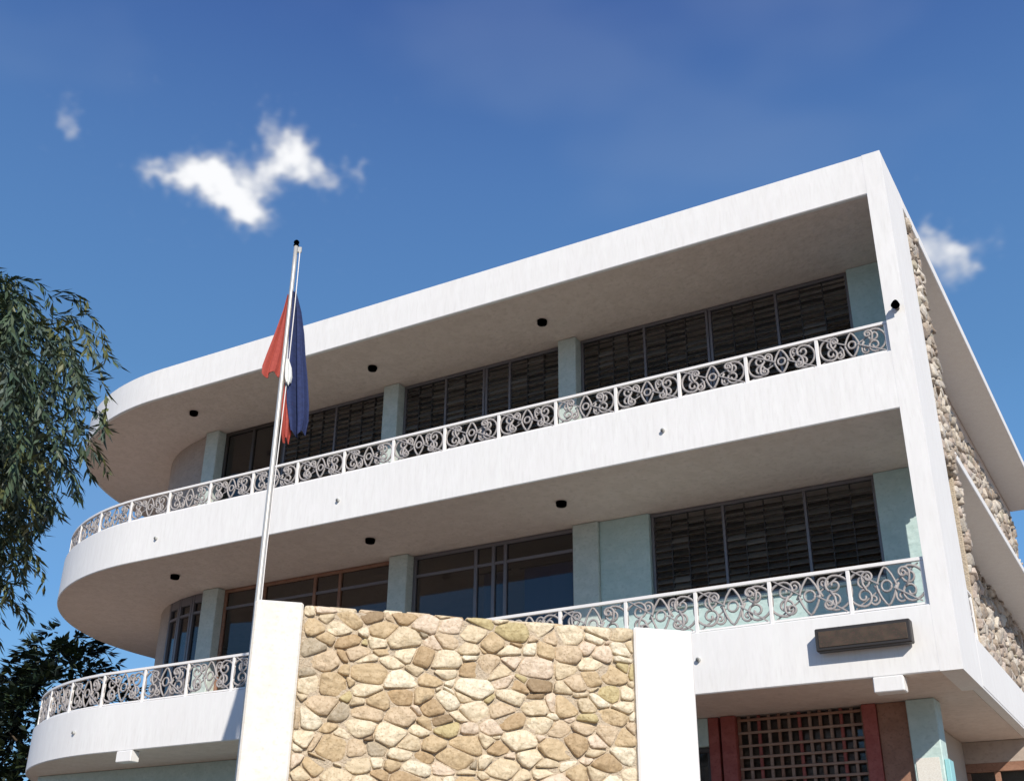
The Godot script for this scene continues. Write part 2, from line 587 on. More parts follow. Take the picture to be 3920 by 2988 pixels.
func pick_stone() -> int:
	var w := [15, 17, 15, 11, 9, 5, 6, 12, 8, 3]
	var r := rng.randi() % 101
	for i in w.size():
		r -= w[i]
		if r < 0:
			return i
	return 0

# stones as parts (the highest ones first, up to most), the rest joined
func stones(parent: Node, tr: Transform3D, w: float, h: float, cw: float, ch: float, joint: float, depth: float, most: int, palette := "stones") -> void:
	var cells := stone_cells(w, h, cw, ch, joint)
	cells.sort_custom(func(a, b): return a[0].y > b[0].y)
	var rest := SurfaceTool.new()
	rest.begin(Mesh.PRIMITIVE_TRIANGLES)
	rest.set_smooth_group(0)
	var more := false
	for i in cells.size():
		var dep := depth * rng.randf_range(0.45, 1.5)
		var kind := pick_stone()
		if i < most:
			var st := SurfaceTool.new()
			st.begin(Mesh.PRIMITIVE_TRIANGLES)
			st.set_smooth_group(0)
			var mid := Vector2.ZERO
			for p in cells[i]:
				mid += p
			mid /= cells[i].size()
			stone_shape(st, cells[i], dep, Vector3(-mid.x, -mid.y, 0))
			st.generate_normals()
			var o := add("stone", st.commit(), M[palette][kind], parent)
			o.transform = tr * Transform3D(Basis.IDENTITY, Vector3(mid.x, mid.y, 0))
		else:
			more = true
			var c: Color = M[palette][kind].albedo_color.srgb_to_linear()
			stone_shape(rest, cells[i], dep, Vector3.ZERO, c)
	if more:
		rest.generate_normals()
		var o := add("rubble_stones", rest.commit(), M.side_stone, parent)
		o.transform = tr
		o.set_meta("kind", "stuff")

# ---------------------------------------------------------------- ground
func ground() -> void:
	var pm := PlaneMesh.new()
	pm.size = Vector2(600, 600)
	var g := add("ground", pm, M.ground, self)
	g.set_meta("kind", "structure")
	g.set_meta("label", "bare sandy forecourt ground around the building")

# ---------------------------------------------------------------- the building
func building() -> void:
	bld = thing("office_building", "white three-storey building with rounded end, deep balconies and scrollwork railings", "building", home)
	var back_t := ARC_S + ARC_R * PI * 0.5 + (BACK - ARC_R)
	# roof
	var out := [Vector2(0.2405, 0.0), Vector2(ARC_S, 0.0)]
	for i in range(1, 37):
		var p := path(ARC_S + ARC_R * PI * 0.5 * i / 36.0)
		out.append(p)
	out.append(Vector2(ARC_S + ARC_R, BACK))
	out.append(Vector2(0.72, BACK))
	out.append(Vector2(0.72, 2.2))
	out.append(Vector2(0.2405, 2.2))
	var roof := group_node("roof", bld)
	add("fascia", sweep(0.236, back_t, [Vector2(0.0, ROOF_BOT + 0.012), Vector2(0.0, ROOF_TOP - 0.012), Vector2(0.012, ROOF_TOP), Vector2(0.06, ROOF_TOP), Vector2(0.06, ROOF_BOT), Vector2(0.012, ROOF_BOT)]), M.white, roof)
	var inner := []
	for q in out:
		inner.append(q)
	inner[0] = Vector2(0.2405, 0.063)
	inner[1] = Vector2(ARC_S, 0.063)
	for i in range(1, 37):
		inner[1 + i] = path(ARC_S + ARC_R * PI * 0.5 * i / 36.0, 0.063)
	inner[38] = Vector2(ARC_S + ARC_R - 0.063, BACK)
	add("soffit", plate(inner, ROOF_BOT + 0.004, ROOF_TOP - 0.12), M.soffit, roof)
	blk("side_eave", M.white, roof, 0.0, 0.716, ROOF_TOP - 0.2, ROOF_TOP, 1.204, BACK, 0.01)
	# the white end wall with its front edge
	blk("end_fin", M.white, bld, 0.0, 0.24, LOW_BOT, ROOF_TOP, -0.0015, 1.2, 0.001)
	# balconies
	for lv in [[MID_BOT, MID_TOP, "upper"], [LOW_BOT, LOW_TOP, "lower"]]:
		var b: float = lv[0]
		var t: float = lv[1]
		var bal := group_node("balcony", bld)
		add("parapet", sweep(0.236, back_t, [Vector2(0.0, b + 0.012), Vector2(0.0, t - 0.012), Vector2(0.012, t), Vector2(0.128, t), Vector2(0.14, t - 0.012), Vector2(0.14, b + 0.203), Vector2(0.022, b + 0.203), Vector2(0.022, b), Vector2(0.012, b)]), M.white, bal)
		var fl := []
		for q in inner:
			fl.append(q)
		fl[0] = Vector2(0.2405, 0.024)
		fl[1] = Vector2(ARC_S, 0.024)
		for i in range(1, 37):
			fl[1 + i] = path(ARC_S + ARC_R * PI * 0.5 * i / 36.0, 0.024)
		fl[38] = Vector2(ARC_S + ARC_R - 0.024, BACK)
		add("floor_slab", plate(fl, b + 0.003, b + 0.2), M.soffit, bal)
	# side edges of the floors
	blk("side_ledge", M.white, bld, 0.0, 0.716, 5.93, 6.06, 2.204, BACK, 0.01)
	blk("side_base", M.white, bld, 0.0, 0.716, LOW_BOT + 0.03, 3.34, 1.204, BACK, 0.012)
	blk("side_base_edge", M.white, bld, 0.0, 0.12, LOW_BOT, LOW_BOT + 0.027, 1.204, BACK, 0.004)
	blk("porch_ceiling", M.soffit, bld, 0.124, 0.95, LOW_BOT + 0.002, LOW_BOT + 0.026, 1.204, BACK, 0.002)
	# side walling: a stone pier behind the white strip, then a set-back stone wall
	var pier := group_node("stone_pier", bld)
	var eave := ROOF_TOP - 0.204
	blk("core", M.mortar, pier, 0.05, 0.20, 5.60, eave, 1.204, 2.2, 0.02)
	blk("core", M.mortar, pier, 0.05, 0.20, 3.344, 5.596, 1.92, 2.2, 0.01)
	blk("inner_face", M.teal, pier, 0.201, 0.24, 5.60, eave, 1.204, 2.2, 0.003)
	blk("inner_face", M.teal, pier, 0.201, 0.24, 3.344, 5.596, 1.92, 2.2, 0.003)
	stones(pier, Transform3D(Basis(Vector3.UP, PI / 2), P(0.05, 5.61, 1.21)), 0.98, eave - 5.62, 0.22, 0.12, 0.016, 0.05, 240, "grey_stones")
	stones(pier, Transform3D(Basis(Vector3.UP, PI / 2), P(0.05, 3.35, 1.93)), 0.26, 2.23, 0.2, 0.12, 0.016, 0.05, 60, "grey_stones")
	var sw := group_node("side_wall", bld)
	blk("core", M.mortar, sw, 0.72, 0.98, 3.1, ROOF_BOT, 2.25, BACK, 0.01)
	stones(sw, Transform3D(Basis(Vector3.UP, PI / 2), P(0.72, 3.35, 2.26)), BACK - 2.4, 5.6, 0.30, 0.15, 0.02, 0.06, 0, "grey_stones")
	facade_upper()
	facade_middle()
	facade_ground()
	# outer wall round the curve and the far sides, per storey
	for f in [[6.06, ROOF_BOT - 0.002, 1.72, 13.6], [2.93, MID_BOT - 0.002, 1.95, 15.35]]:
		add("curved_wall", sweep(f[3], back_t, [Vector2(f[2], f[0]), Vector2(f[2], f[1]), Vector2(f[2] + 0.2, f[1]), Vector2(f[2] + 0.2, f[0])]), M.brown_wall, bld)
		blk("back_wall", M.interior, bld, 0.98, ARC_S + ARC_R - 1.8, f[0], f[1], BACK - 0.3, BACK - 0.1)
		blk("partition", M.interior, bld, 0.98, ARC_S + 2.6, f[0], f[1], 6.0, 6.15)
	railing(MID_TOP, 7.07, 1.15, 0.945)
	railing(LOW_TOP, 4.02, 1.11, 0.945)
	# beams under the lowest floor, drain spouts in the parapets
	for s in [0.63, 12.42]:
		blk("beam", M.white, bld, s, s + 0.33, LOW_BOT - 0.17, LOW_BOT - 0.003, -0.02, 0.16, 0.01)
	# rail across the side opening of the middle floor
	var sr := group_node("side_railing", bld)
	blk("handrail", M.rail, sr, 0.06, 0.11, 3.98, 4.02, 1.204, 1.918)
	blk("bottom_rail", M.rail, sr, 0.07, 0.10, 3.42, 3.445, 1.204, 1.918)
	for d in [1.26, 1.88]:
		blk("post", M.rail, sr, 0.062, 0.108, 3.344, 3.978, d - 0.022, d + 0.022)
	for q in [[1.4, 1.0], [1.72, -1.0]]:
		put(sr, "scroll", scroll_big, Transform3D(Basis(Vector3.UP, PI / 2), P(0.085, 3.71, q[0])), Vector3.ZERO, Basis.from_scale(Vector3(q[1], 1.0, 1)))
	put(sr, "scroll", scroll_ring, Transform3D(Basis(Vector3.UP, PI / 2), P(0.085, 3.71, 1.57)), Vector3.ZERO, Basis.IDENTITY)
	for q in [[3.28, 6.2], [8.71, 6.19], [12.6, 6.2], [2.98, 3.13], [13.9, 3.1]]:
		var pp := path(q[0])
		var an := path_angle(q[0])
		var sp := add("drain_spout", tube([Vector3(0, 0, -0.03), Vector3(0, -0.004, 0.04)], 0.028, 12), M.pipe, bld, P(pp.x, q[1], pp.y), Basis(Vector3.UP, -an))
		add("shade_disc", tube([Vector3(0, -0.004, 0.039), Vector3(0, -0.004, 0.0415)], 0.02, 12), M.bore_shade, sp)  # solid disc on the spout end, shade of the bore put into its colour

# a window of louvre blades between two jambs
func louvre(parent: Node, s0: float, s1: float, h0: float, h1: float, d: float, bays: Array) -> void:
	var w := group_node("window", parent)
	blk("frame", M.frame, w, s0, s1, h1 - 0.05, h1, d, d + 0.08)
	blk("frame", M.frame, w, s0, s1, h0, h0 + 0.05, d, d + 0.08)
	var edges := [s0] + bays + [s1]
	for e in edges:
		var c: float = clampf(e, s0 + 0.025, s1 - 0.025)
		blk("mullion", M.frame, w, c - 0.022, c + 0.022, h0 + 0.051, h1 - 0.051, d + 0.004, d + 0.076)
	for i in edges.size() - 1:
		var a: float = edges[i] + (0.05 if i == 0 else 0.025)
		var b: float = edges[i + 1] - (0.05 if i == edges.size() - 2 else 0.025)
		var h := h0 + 0.10
		var n := maxi(1, int(round((b - a) / 0.3)))
		var len := (b - a) / n
		while h < h1 - 0.07:
			for j in n:
				var tilt := deg_to_rad(38.0 + rng.randf_range(-9.0, 9.0))
				var pick := rng.randi() % 10
				add("slat", cbox(Vector3(len - 0.012, 0.112, 0.008), 0.002), M.slats[0 if pick < 4 else 1 if pick < 7 else 2 if pick < 9 else 3], w, P(a + len * (j + 0.5), h, d + 0.04), Basis(Vector3.RIGHT, -tilt) * Basis(Vector3.BACK, rng.randf_range(-0.035, 0.035)))
			h += 0.098
		for j in range(1, n):
			blk("stile", M.dark_frame, w, a + len * j - 0.005, a + len * j + 0.005, h0 + 0.051, h1 - 0.051, d + 0.01, d + 0.07, 0.001)

# a glazed front: frame, uprights and panes; a transom where th > 0
func glazing(parent: Node, s0: float, s1: float, h0: float, h1: float, d: float, ups: Array, th: float, m: Material) -> void:
	var w := group_node("window", parent)
	blk("frame", m, w, s0, s1, h1 - 0.06, h1, d, d + 0.08)
	blk("frame", m, w, s0, s1, h0, h0 + 0.08, d, d + 0.08)
	var edges := [s0] + ups + [s1]
	for e in edges:
		var c: float = clampf(e, s0 + 0.03, s1 - 0.03)
		blk("mullion", m, w, c - 0.03, c + 0.03, h0 + 0.081, h1 - 0.061, d + 0.004, d + 0.076)
	for i in edges.size() - 1:
		var a: float = edges[i] + (0.06 if i == 0 else 0.03)
		var b: float = edges[i + 1] - (0.06 if i == edges.size() - 2 else 0.03)
		if th > 0.0:
			blk("transom", M.frame, w, a, b, th - 0.025, th + 0.025, d + 0.01, d + 0.07)
			blk("pane", M.glass, w, a, b, h0 + 0.08, th - 0.026, d + 0.035, d + 0.043, 0.001)
			blk("pane", M.glass, w, a, b, th + 0.026, h1 - 0.06, d + 0.035, d + 0.043, 0.001)
		else:
			blk("pane", M.glass, w, a, b, h0 + 0.08, h1 - 0.06, d + 0.035, d + 0.043, 0.001)

func facade_upper() -> void:
	var d := 1.72
	var f := 6.06
	var c := ROOF_BOT - 0.002
	blk("wall_panel", M.teal, bld, 0.25, 1.0, f, c, d, d + 0.2)
	for s in [5.38, 8.88, 13.12]:
		blk("column", M.pale, bld, s, s + 0.32, f, c, d - 0.12, d + 0.2, 0.012)
	louvre(bld, 1.004, 3.17, f + 0.6, c - 0.002, d + 0.06, [2.1])
	louvre(bld, 3.174, 5.376, f + 0.6, c - 0.002, d + 0.06, [4.25])
	blk("sill_wall", M.teal, bld, 1.004, 5.376, f, f + 0.596, d + 0.03, d + 0.2)
	louvre(bld, 5.704, 7.2, f + 0.6, c - 0.002, d + 0.06, [6.72])
	louvre(bld, 7.204, 8.876, f + 0.6, c - 0.002, d + 0.06, [8.0])
	blk("sill_wall", M.teal, bld, 5.704, 8.876, f, f + 0.596, d + 0.03, d + 0.2)
	louvre(bld, 9.204, 11.6, f + 0.6, c - 0.002, d + 0.06, [10.4])
	blk("sill_wall", M.teal, bld, 9.204, 11.6, f, f + 0.596, d + 0.03, d + 0.2)
	glazing(bld, 11.604, 13.116, f, c - 0.002, d + 0.08, [12.4], 0.0, M.dark_frame)
	blk("wall_panel", M.brown_wall, bld, 13.444, 13.596, f, c, d, d + 0.2)

func facade_middle() -> void:
	var d := 1.95
	var f := 2.93
	var c := MID_BOT - 0.002
	blk("wall_panel", M.teal, bld, 0.25, 1.06, f, c, d, d + 0.2)
	blk("wall_panel", M.teal, bld, 4.384, 5.2, f, c, d, d + 0.2)
	blk("pilaster", M.pale, bld, 5.204, 5.63, f, c, d - 0.06, d + 0.2, 0.012)
	blk("sill_wall", M.teal, bld, 1.064, 4.38, f, 4.35, d + 0.02, d + 0.2)
	blk("window_sill", M.pale, bld, 1.07, 4.374, 4.353, 4.40, d - 0.03, d + 0.2)
	louvre(bld, 1.064, 4.38, 4.404, c - 0.002, d + 0.06, [2.05, 3.25])
	for s in [8.67, 12.86]:
		blk("column", M.pale, bld, s, s + 0.37, f, c, d - 0.12, d + 0.2, 0.012)
	glazing(bld, 5.634, 8.666, f, c - 0.002, d + 0.06, [6.9, 7.12, 7.45], 5.5, M.frame)
	glazing(bld, 9.044, 12.856, f, c - 0.002, d + 0.06, [10.2, 10.75, 11.9], 5.5, M.wood)
	# the last window follows the start of the curve
	var ts := [13.24, 13.95, 14.65, 15.35]
	for i in 3:
		var a := path(ts[i], d)
		var b := path(ts[i + 1], d)
		var w := group_node("window", bld)
		var mid := (a + b) * 0.5
		var ang := atan2(b.y - a.y, b.x - a.x)
		w.transform = Transform3D(Basis(Vector3.UP, -ang), P(mid.x, 0, mid.y))
		var len := a.distance_to(b) - 0.006
		for q in [[-len * 0.5 + 0.03, 0.05, f, c], [len * 0.5 - 0.03, 0.05, f, c]]:
			add("mullion", cbox(Vector3(q[1], c - f, 0.1)), M.frame, w, Vector3(q[0], (f + c) * 0.5, -0.05))
		for q in [[f + 0.05, 0.1], [5.5, 0.05], [c - 0.08, 0.16]]:
			add("frame", cbox(Vector3(len - 0.12, q[1], 0.09)), M.frame, w, Vector3(0, q[0], -0.05))
		add("pane", cbox(Vector3(len - 0.12, 5.47 - f - 0.1, 0.008), 0.001), M.glass, w, Vector3(0, (f + 0.1 + 5.47) * 0.5, -0.05))
		add("pane", cbox(Vector3(len - 0.12, c - 0.16 - 5.53, 0.008), 0.001), M.glass, w, Vector3(0, (5.53 + c - 0.16) * 0.5, -0.05))

func facade_ground() -> void:
	var d := 1.5
	var f := -EYE
	var c := LOW_BOT - 0.002
	blk("column", M.teal, bld, 0.60, 0.94, f, c, d - 0.08, d + 0.25, 0.012)
	blk("trim", M.cyan, bld, 0.54, 0.597, f, 2.02, d - 0.04, d + 0.2)
	blk("wall_panel", M.wood, bld, 0.944, 1.306, f, c, d, d + 0.2)
	blk("door_post", M.red, bld, 1.31, 1.48, f, c, d - 0.04, d + 0.2)
	blk("door_post", M.red, bld, 3.11, 3.3, f, c, d - 0.04, d + 0.2)
	blk("door_post", M.red, bld, 3.34, 3.48, f, c, d - 0.02, d + 0.2)
	blk("lintel", M.teal, bld, 3.484, 18.0 - 1.6, 2.364, c, d - 0.02, d + 0.2)
	# barred window
	var w := group_node("window", bld)
	for h in [2.66, 2.5, 2.34, 2.2, 2.06, 1.92, 1.78, 1.64, 1.5, 1.2, 0.9]:
		blk("bar", M.wood if h > 2.6 or h < 1.3 else M.grille, w, 1.49, 3.1, h - 0.016, h + 0.016, d + 0.03, d + 0.06)
	for i in 13:
		var s := 1.5 + 0.1325 * i
		blk("bar", M.red if i % 4 == 2 else M.grille if i % 2 else M.wood, w, s - 0.02, s + 0.02, 0.5, c, d + 0.064, d + 0.10)
	blk("pane", M.glass, w, 1.484, 3.106, 0.5, c, d + 0.13, d + 0.138, 0.001)
	blk("sill_wall", M.wood, bld, 1.484, 3.106, f, 0.496, d, d + 0.2)
	# towards the curve
	glazing(bld, 3.484, 7.0, f, 2.36, d + 0.06, [4.6, 5.8], 0.0, M.dark_frame)
	blk("wall_panel", M.teal, bld, 7.004, ARC_S, f, 2.36, d, d + 0.2)
	add("curved_wall", sweep(ARC_S + 0.004, ARC_S + ARC_R * PI * 0.5 + BACK - ARC_R, [Vector2(d, f), Vector2(d, c - 0.004), Vector2(d + 0.2, c - 0.004), Vector2(d + 0.2, f)]), M.teal, bld)
	blk("partition", M.interior, bld, 1.3, 16.6, f, c, 5.6, 5.75)
	# the porch beside the column
	blk("porch_wall", M.interior, bld, 0.96, 1.16, f, c, d + 0.26, 5.0)
	blk("porch_wall", M.brown_wall, bld, -0.3, 1.5, 2.42, c, 5.0, 5.2)
	var pw := group_node("window", bld)
	for h in [2.36, 1.3]:
		blk("frame", M.wood, pw, -0.3, 1.2, h - 0.06, h + 0.06, 5.0, 5.1)
	for s in [-0.26, 0.15, 0.55, 0.95]:
		blk("mullion", M.wood, pw, s - 0.04, s + 0.04, 1.364, 2.296, 5.01, 5.09)
	blk("pane", M.glass, pw, -0.3, 1.2, 1.36, 2.3, 5.05, 5.058, 0.001)
	blk("porch_wall", M.brown_wall, bld, -0.3, 1.2, f, 1.236, 5.0, 5.2)
	blk("porch_wall", M.interior, bld, -0.3, 1.5, f, c, 5.4, 5.5)
	# side wall of the ground floor
	blk("wall_panel", M.brown_wall, bld, 1.21, 1.4, f, c, 5.21, BACK)

# ---------------------------------------------------------------- railings
func spiral(c: Vector2, r0: float, r1: float, a0: float, a1: float, n: int) -> Array:
	var r := []
	for i in n + 1:
		var t := float(i) / n
		var a := lerpf(a0, a1, t)
		var q := lerpf(r0, r1, t)
		r.append(Vector3(c.x + cos(a) * q, c.y + sin(a) * q, 0))
	return r

func railing(base: float, top: float, first: float, step: float) -> void:
	var rl := group_node("railing", bld)
	var end_t := ARC_S + ARC_R * PI * 0.5 + 1.2
	add("handrail", sweep(0.246, end_t, [Vector2(0.045, top - 0.04), Vector2(0.045, top - 0.006), Vector2(0.051, top), Vector2(0.089, top), Vector2(0.095, top - 0.006), Vector2(0.095, top - 0.04)]), M.rail, rl)
	add("bottom_rail", sweep(0.246, end_t, [Vector2(0.058, base + 0.02), Vector2(0.058, base + 0.042), Vector2(0.082, base + 0.042), Vector2(0.082, base + 0.02)]), M.rail, rl)
	var hh := top - 0.04 - (base + 0.042)
	var w := step - 0.05
	# scroll shapes: a large C with curled ends, a small curl, a ring
	var k := hh / 0.37
	var big := spiral(Vector2(0, 0.07 * k), 0.018, 0.088 * k, PI * 3.1, PI * 0.5, 22)
	big += spiral(Vector2(0.0, 0.0), 0.158 * k, 0.158 * k, PI * 0.5, -PI * 0.5, 14).slice(1)
	big += spiral(Vector2(0, -0.07 * k), 0.088 * k, 0.018, -PI * 0.5, -PI * 3.1, 22).slice(1)
	var big_mesh := tube(big, 0.0165, 5)
	var small := spiral(Vector2(0, 0), 0.014, 0.055 * k, PI * 2.6, 0.0, 20)
	small.append(Vector3(0.05 * k, -0.06 * k, 0))
	small.append(Vector3(0.015 * k, -0.125 * k, 0))
	var small_mesh := tube(small, 0.0155, 5)
	var ring_mesh := tube(spiral(Vector2.ZERO, 0.05 * k, 0.05 * k, 0.0, TAU, 16), 0.0155, 5)
	var gem := []
	for i in 17:
		var ga := TAU * i / 16.0
		gem.append(Vector3(0.095 * k * signf(cos(ga)) * pow(absf(cos(ga)), 1.5), hh * 0.47 * signf(sin(ga)) * pow(absf(sin(ga)), 1.5), 0))
	var gem_mesh := tube(gem, 0.0155, 5)
	var stay_mesh := cbox(Vector3(0.40, 0.018, 0.014), 0.003)
	var stay_tilt := atan2(hh * 0.5, 0.36)
	scroll_big = big_mesh
	scroll_ring = ring_mesh
	var post_mesh := cbox(Vector3(0.046, top - 0.042 - base, 0.046), 0.005)
	var posts := [0.27]
	var t := first
	while t < end_t:
		posts.append(t)
		t += step
	for q in posts:
		var p := path(q, 0.07)
		add("post", post_mesh, M.rail, rl, P(p.x, (base + top - 0.042) * 0.5, p.y), Basis(Vector3.UP, -path_angle(q)))
	for i in posts.size() - 1:
		var a := path(posts[i], 0.07)
		var b := path(posts[i + 1], 0.07)
		var mid := (a + b) * 0.5
		var ang := atan2(b.y - a.y, b.x - a.x)
		var tr := Transform3D(Basis(Vector3.UP, -ang), P(mid.x, base + 0.042 + hh * 0.5, mid.y))
		var f := (a.distance_to(b) - 0.046) / w
		for sx in [-1.0, 1.0]:
			var flip := 1.0 if i % 2 else -1.0
			put(rl, "scroll", big_mesh, tr, Vector3((0.29 + rng.randf_range(-0.01, 0.01)) * sx * f, 0, 0.0), Basis.from_scale(Vector3(sx * minf(f, 1.0), 1, 1)))
			for sy in [-1.0, 1.0]:
				put(rl, "bar", stay_mesh, tr, Vector3(0.255 * sx * f, 0.26 * hh * sy, -0.014 * sx * sy), Basis(Vector3.BACK, stay_tilt * sx * sy) * Basis.from_scale(Vector3(minf(f, 1.0), 1, 1)))
			put(rl, "scroll", small_mesh, tr, Vector3(0.175 * sx * f, 0.105 * k * flip, -0.01), Basis.from_scale(Vector3(-sx * f, flip, 1)))
			put(rl, "scroll", small_mesh, tr, Vector3(0.225 * sx * f, -0.1 * k * flip, 0.01), Basis.from_scale(Vector3(sx * f * 1.1, -flip, 1)))
		put(rl, "scroll", gem_mesh, tr, Vector3.ZERO, Basis.from_scale(Vector3(minf(f, 1.0), 1, 1)))
		put(rl, "scroll", ring_mesh, tr, Vector3.ZERO, Basis.from_scale(Vector3(minf(f, 1.0), 1.0, 1)))

func put(parent: Node, called: String, mesh: Mesh, tr: Transform3D, at: Vector3, b: Basis) -> void:
	var o := add(called, mesh, M.iron, parent)
	o.transform = tr * Transform3D(b, at)

# ---------------------------------------------------------------- the stone screen
func pylon() -> void:
	var tr := Transform3D(Basis(Vector3.UP, deg_to_rad(13.717)), Vector3(-2.49, 0, -11.0))
	var t := thing("stone_screen_wall", "free-standing rubble stone wall between two white posts before the building", "wall", tr)
	var top := 3.05 + EYE
	var wid := 4.5655
	add("post", cbox(Vector3(0.47, top, 0.55), 0.02), M.cream, t, Vector3(0.235, top * 0.5, -0.275))
	add("post", cbox(Vector3(0.655, top, 0.55), 0.02), M.white, t, Vector3(wid - 0.3275, top * 0.5 - 0.0, -0.275))
	var w := wid - 0.47 - 0.655
	add("core", cbox(Vector3(w - 0.004, top - 0.05, 0.4), 0.01), M.mortar, t, Vector3(0.47 + w * 0.5, (top - 0.05) * 0.5, -0.05 - 0.2))
	stones(t, Transform3D(Basis.IDENTITY, Vector3(0.475, 0.0, -0.05)), w - 0.01, top - 0.015, 0.225, 0.118, 0.012, 0.034, 298)
	# capping stones along the top
	var x := 0.48
	while x < 0.47 + w - 0.12:
		var len := minf(rng.randf_range(0.2, 0.42), 0.47 + w - 0.01 - x)
		var o := add("stone", cbox(Vector3(len - 0.02, rng.randf_range(0.05, 0.085), 0.38), 0.02), M.stones[pick_stone()], t, Vector3(x + len * 0.5, top - 0.035, -0.27))
		o.rotation.z = rng.randf_range(-0.03, 0.03)
		x += len

# ---------------------------------------------------------------- flagpole and flag
func flag_and_pole() -> void:
	var base := Vector3(-2.628, 0, -11.71)
	var t := thing("flagpole", "tall slender white metal flagpole beside the stone screen wall", "flagpole", Transform3D(Basis.IDENTITY, base))
	var pts := []
	var rad := []
	for i in 25:
		var q := i / 24.0
		pts.append(Vector3(0, 9.2 * q, 0))
		rad.append(lerpf(0.043, 0.025, q))
	add("pole", tube(pts, rad, 14), M.pole, t)
	add("finial", lathe([Vector2(0.0, 9.2), Vector2(0.032, 9.2), Vector2(0.034, 9.212), Vector2(0.02, 9.225), Vector2(0.034, 9.245), Vector2(0.034, 9.262), Vector2(0.02, 9.28), Vector2(0.0, 9.285)], 14), M.lamp, t)
	var rope := []
	for i in 31:
		var q := i / 30.0
		rope.append(Vector3(0.058 + 0.012 * sin(q * 9.0), 1.2 + 7.9 * q, 0.045 + 0.006 * cos(q * 13.0)))
	add("halyard", tube(rope, 0.006, 5), M.rail, t)
	add("pulley", cbox(Vector3(0.05, 0.08, 0.03), 0.008), M.pipe, t, Vector3(0.055, 9.12, 0.04))
	add("cleat", cbox(Vector3(0.03, 0.16, 0.04), 0.008), M.pipe, t, Vector3(0.07, 1.2, 0.0))
	# the limp flag: gathered folds on both sides of the pole
	var fl := thing("flag", "limp red and blue flag with white centre hanging from the flagpole", "flag", Transform3D(Basis.IDENTITY, base))
	add("red_field", drape([[8.52, -0.035, -0.03], [8.3, -0.065, -0.02], [8.0, -0.13, -0.01], [7.75, -0.19, 0.0], [7.55, -0.235, -0.01], [7.46, -0.23, -0.03]], 9, 0.034, 1.3), M.flag_red, fl)
	add("blue_field", drape([[8.56, 0.02, 0.06], [8.3, 0.03, 0.14], [8.0, 0.03, 0.2], [7.7, 0.05, 0.24], [7.4, 0.06, 0.29], [7.1, 0.09, 0.33], [6.9, 0.13, 0.34], [6.72, 0.17, 0.32]], 11, 0.06, 0.4), M.flag_blue, fl)
	add("red_field", drape([[7.35, 0.04, 0.11], [7.1, 0.03, 0.15], [6.9, 0.05, 0.17], [6.72, 0.07, 0.17], [6.64, 0.09, 0.16]], 7, 0.035, 2.1), M.flag_red, fl)
	add("centre_patch", drape([[7.62, 0.045, 0.075], [7.5, 0.045, 0.115], [7.38, 0.055, 0.13], [7.3, 0.075, 0.12]], 5, 0.02, 0.0, 0.075), M.flag_white, fl)

# hanging cloth between two edges given as (height, left x, right x), with vertical folds
func drape(rows: Array, cols: int, fold: float, phase: float, front := 0.0) -> ArrayMesh:
	var st := SurfaceTool.new()
	st.begin(Mesh.PRIMITIVE_TRIANGLES)
	st.set_smooth_group(0)
	var fine := []
	for i in rows.size() - 1:
		for k in 5:
			var t := k / 5.0
			fine.append([lerpf(rows[i][0], rows[i + 1][0], t), lerpf(rows[i][1], rows[i + 1][1], t), lerpf(rows[i][2], rows[i + 1][2], t)])
	fine.append(rows[-1])
	var n := cols * 4
	var grid := []
	for r in fine.size():
		var line := []
		var q := float(r) / (fine.size() - 1)
		for c in n + 1:
			var t := float(c) / n
			var a := t * TAU * 1.6 + phase + q * 0.7
			var x: float = lerpf(fine[r][1], fine[r][2], t + 0.06 * sin(a * 1.7) * (1.0 - absf(t * 2.0 - 1.0)))
			var z: float = front + fold * (0.35 + 0.65 * q) * (sin(a) + 0.35 * sin(a * 2.1 + 1.0)) * 0.8
			var y: float = fine[r][0] + 0.03 * q * sin(a * 0.8 + phase)
			line.append([Vector3(x, y, z + 0.012), Vector3(x, y, z)])
		grid.append(line)
	for r in grid.size() - 1:
		for c in n:
			for side in 2:
				var p00: Vector3 = grid[r][c][side]
				var p01: Vector3 = grid[r][c + 1][side]
				var p10: Vector3 = grid[r + 1][c][side]
				var p11: Vector3 = grid[r + 1][c + 1][side]
				var o := [p00, p01, p11, p00, p11, p10] if side == 0 else [p00, p11, p01, p00, p10, p11]
				for v in o:
					st.add_vertex(v)
	st.generate_normals()
	return st.commit()

# ---------------------------------------------------------------- fittings on the building
func at_home(s: float, h: float, d: float) -> Transform3D:
	return Transform3D(home.basis, home * P(s, h, d))

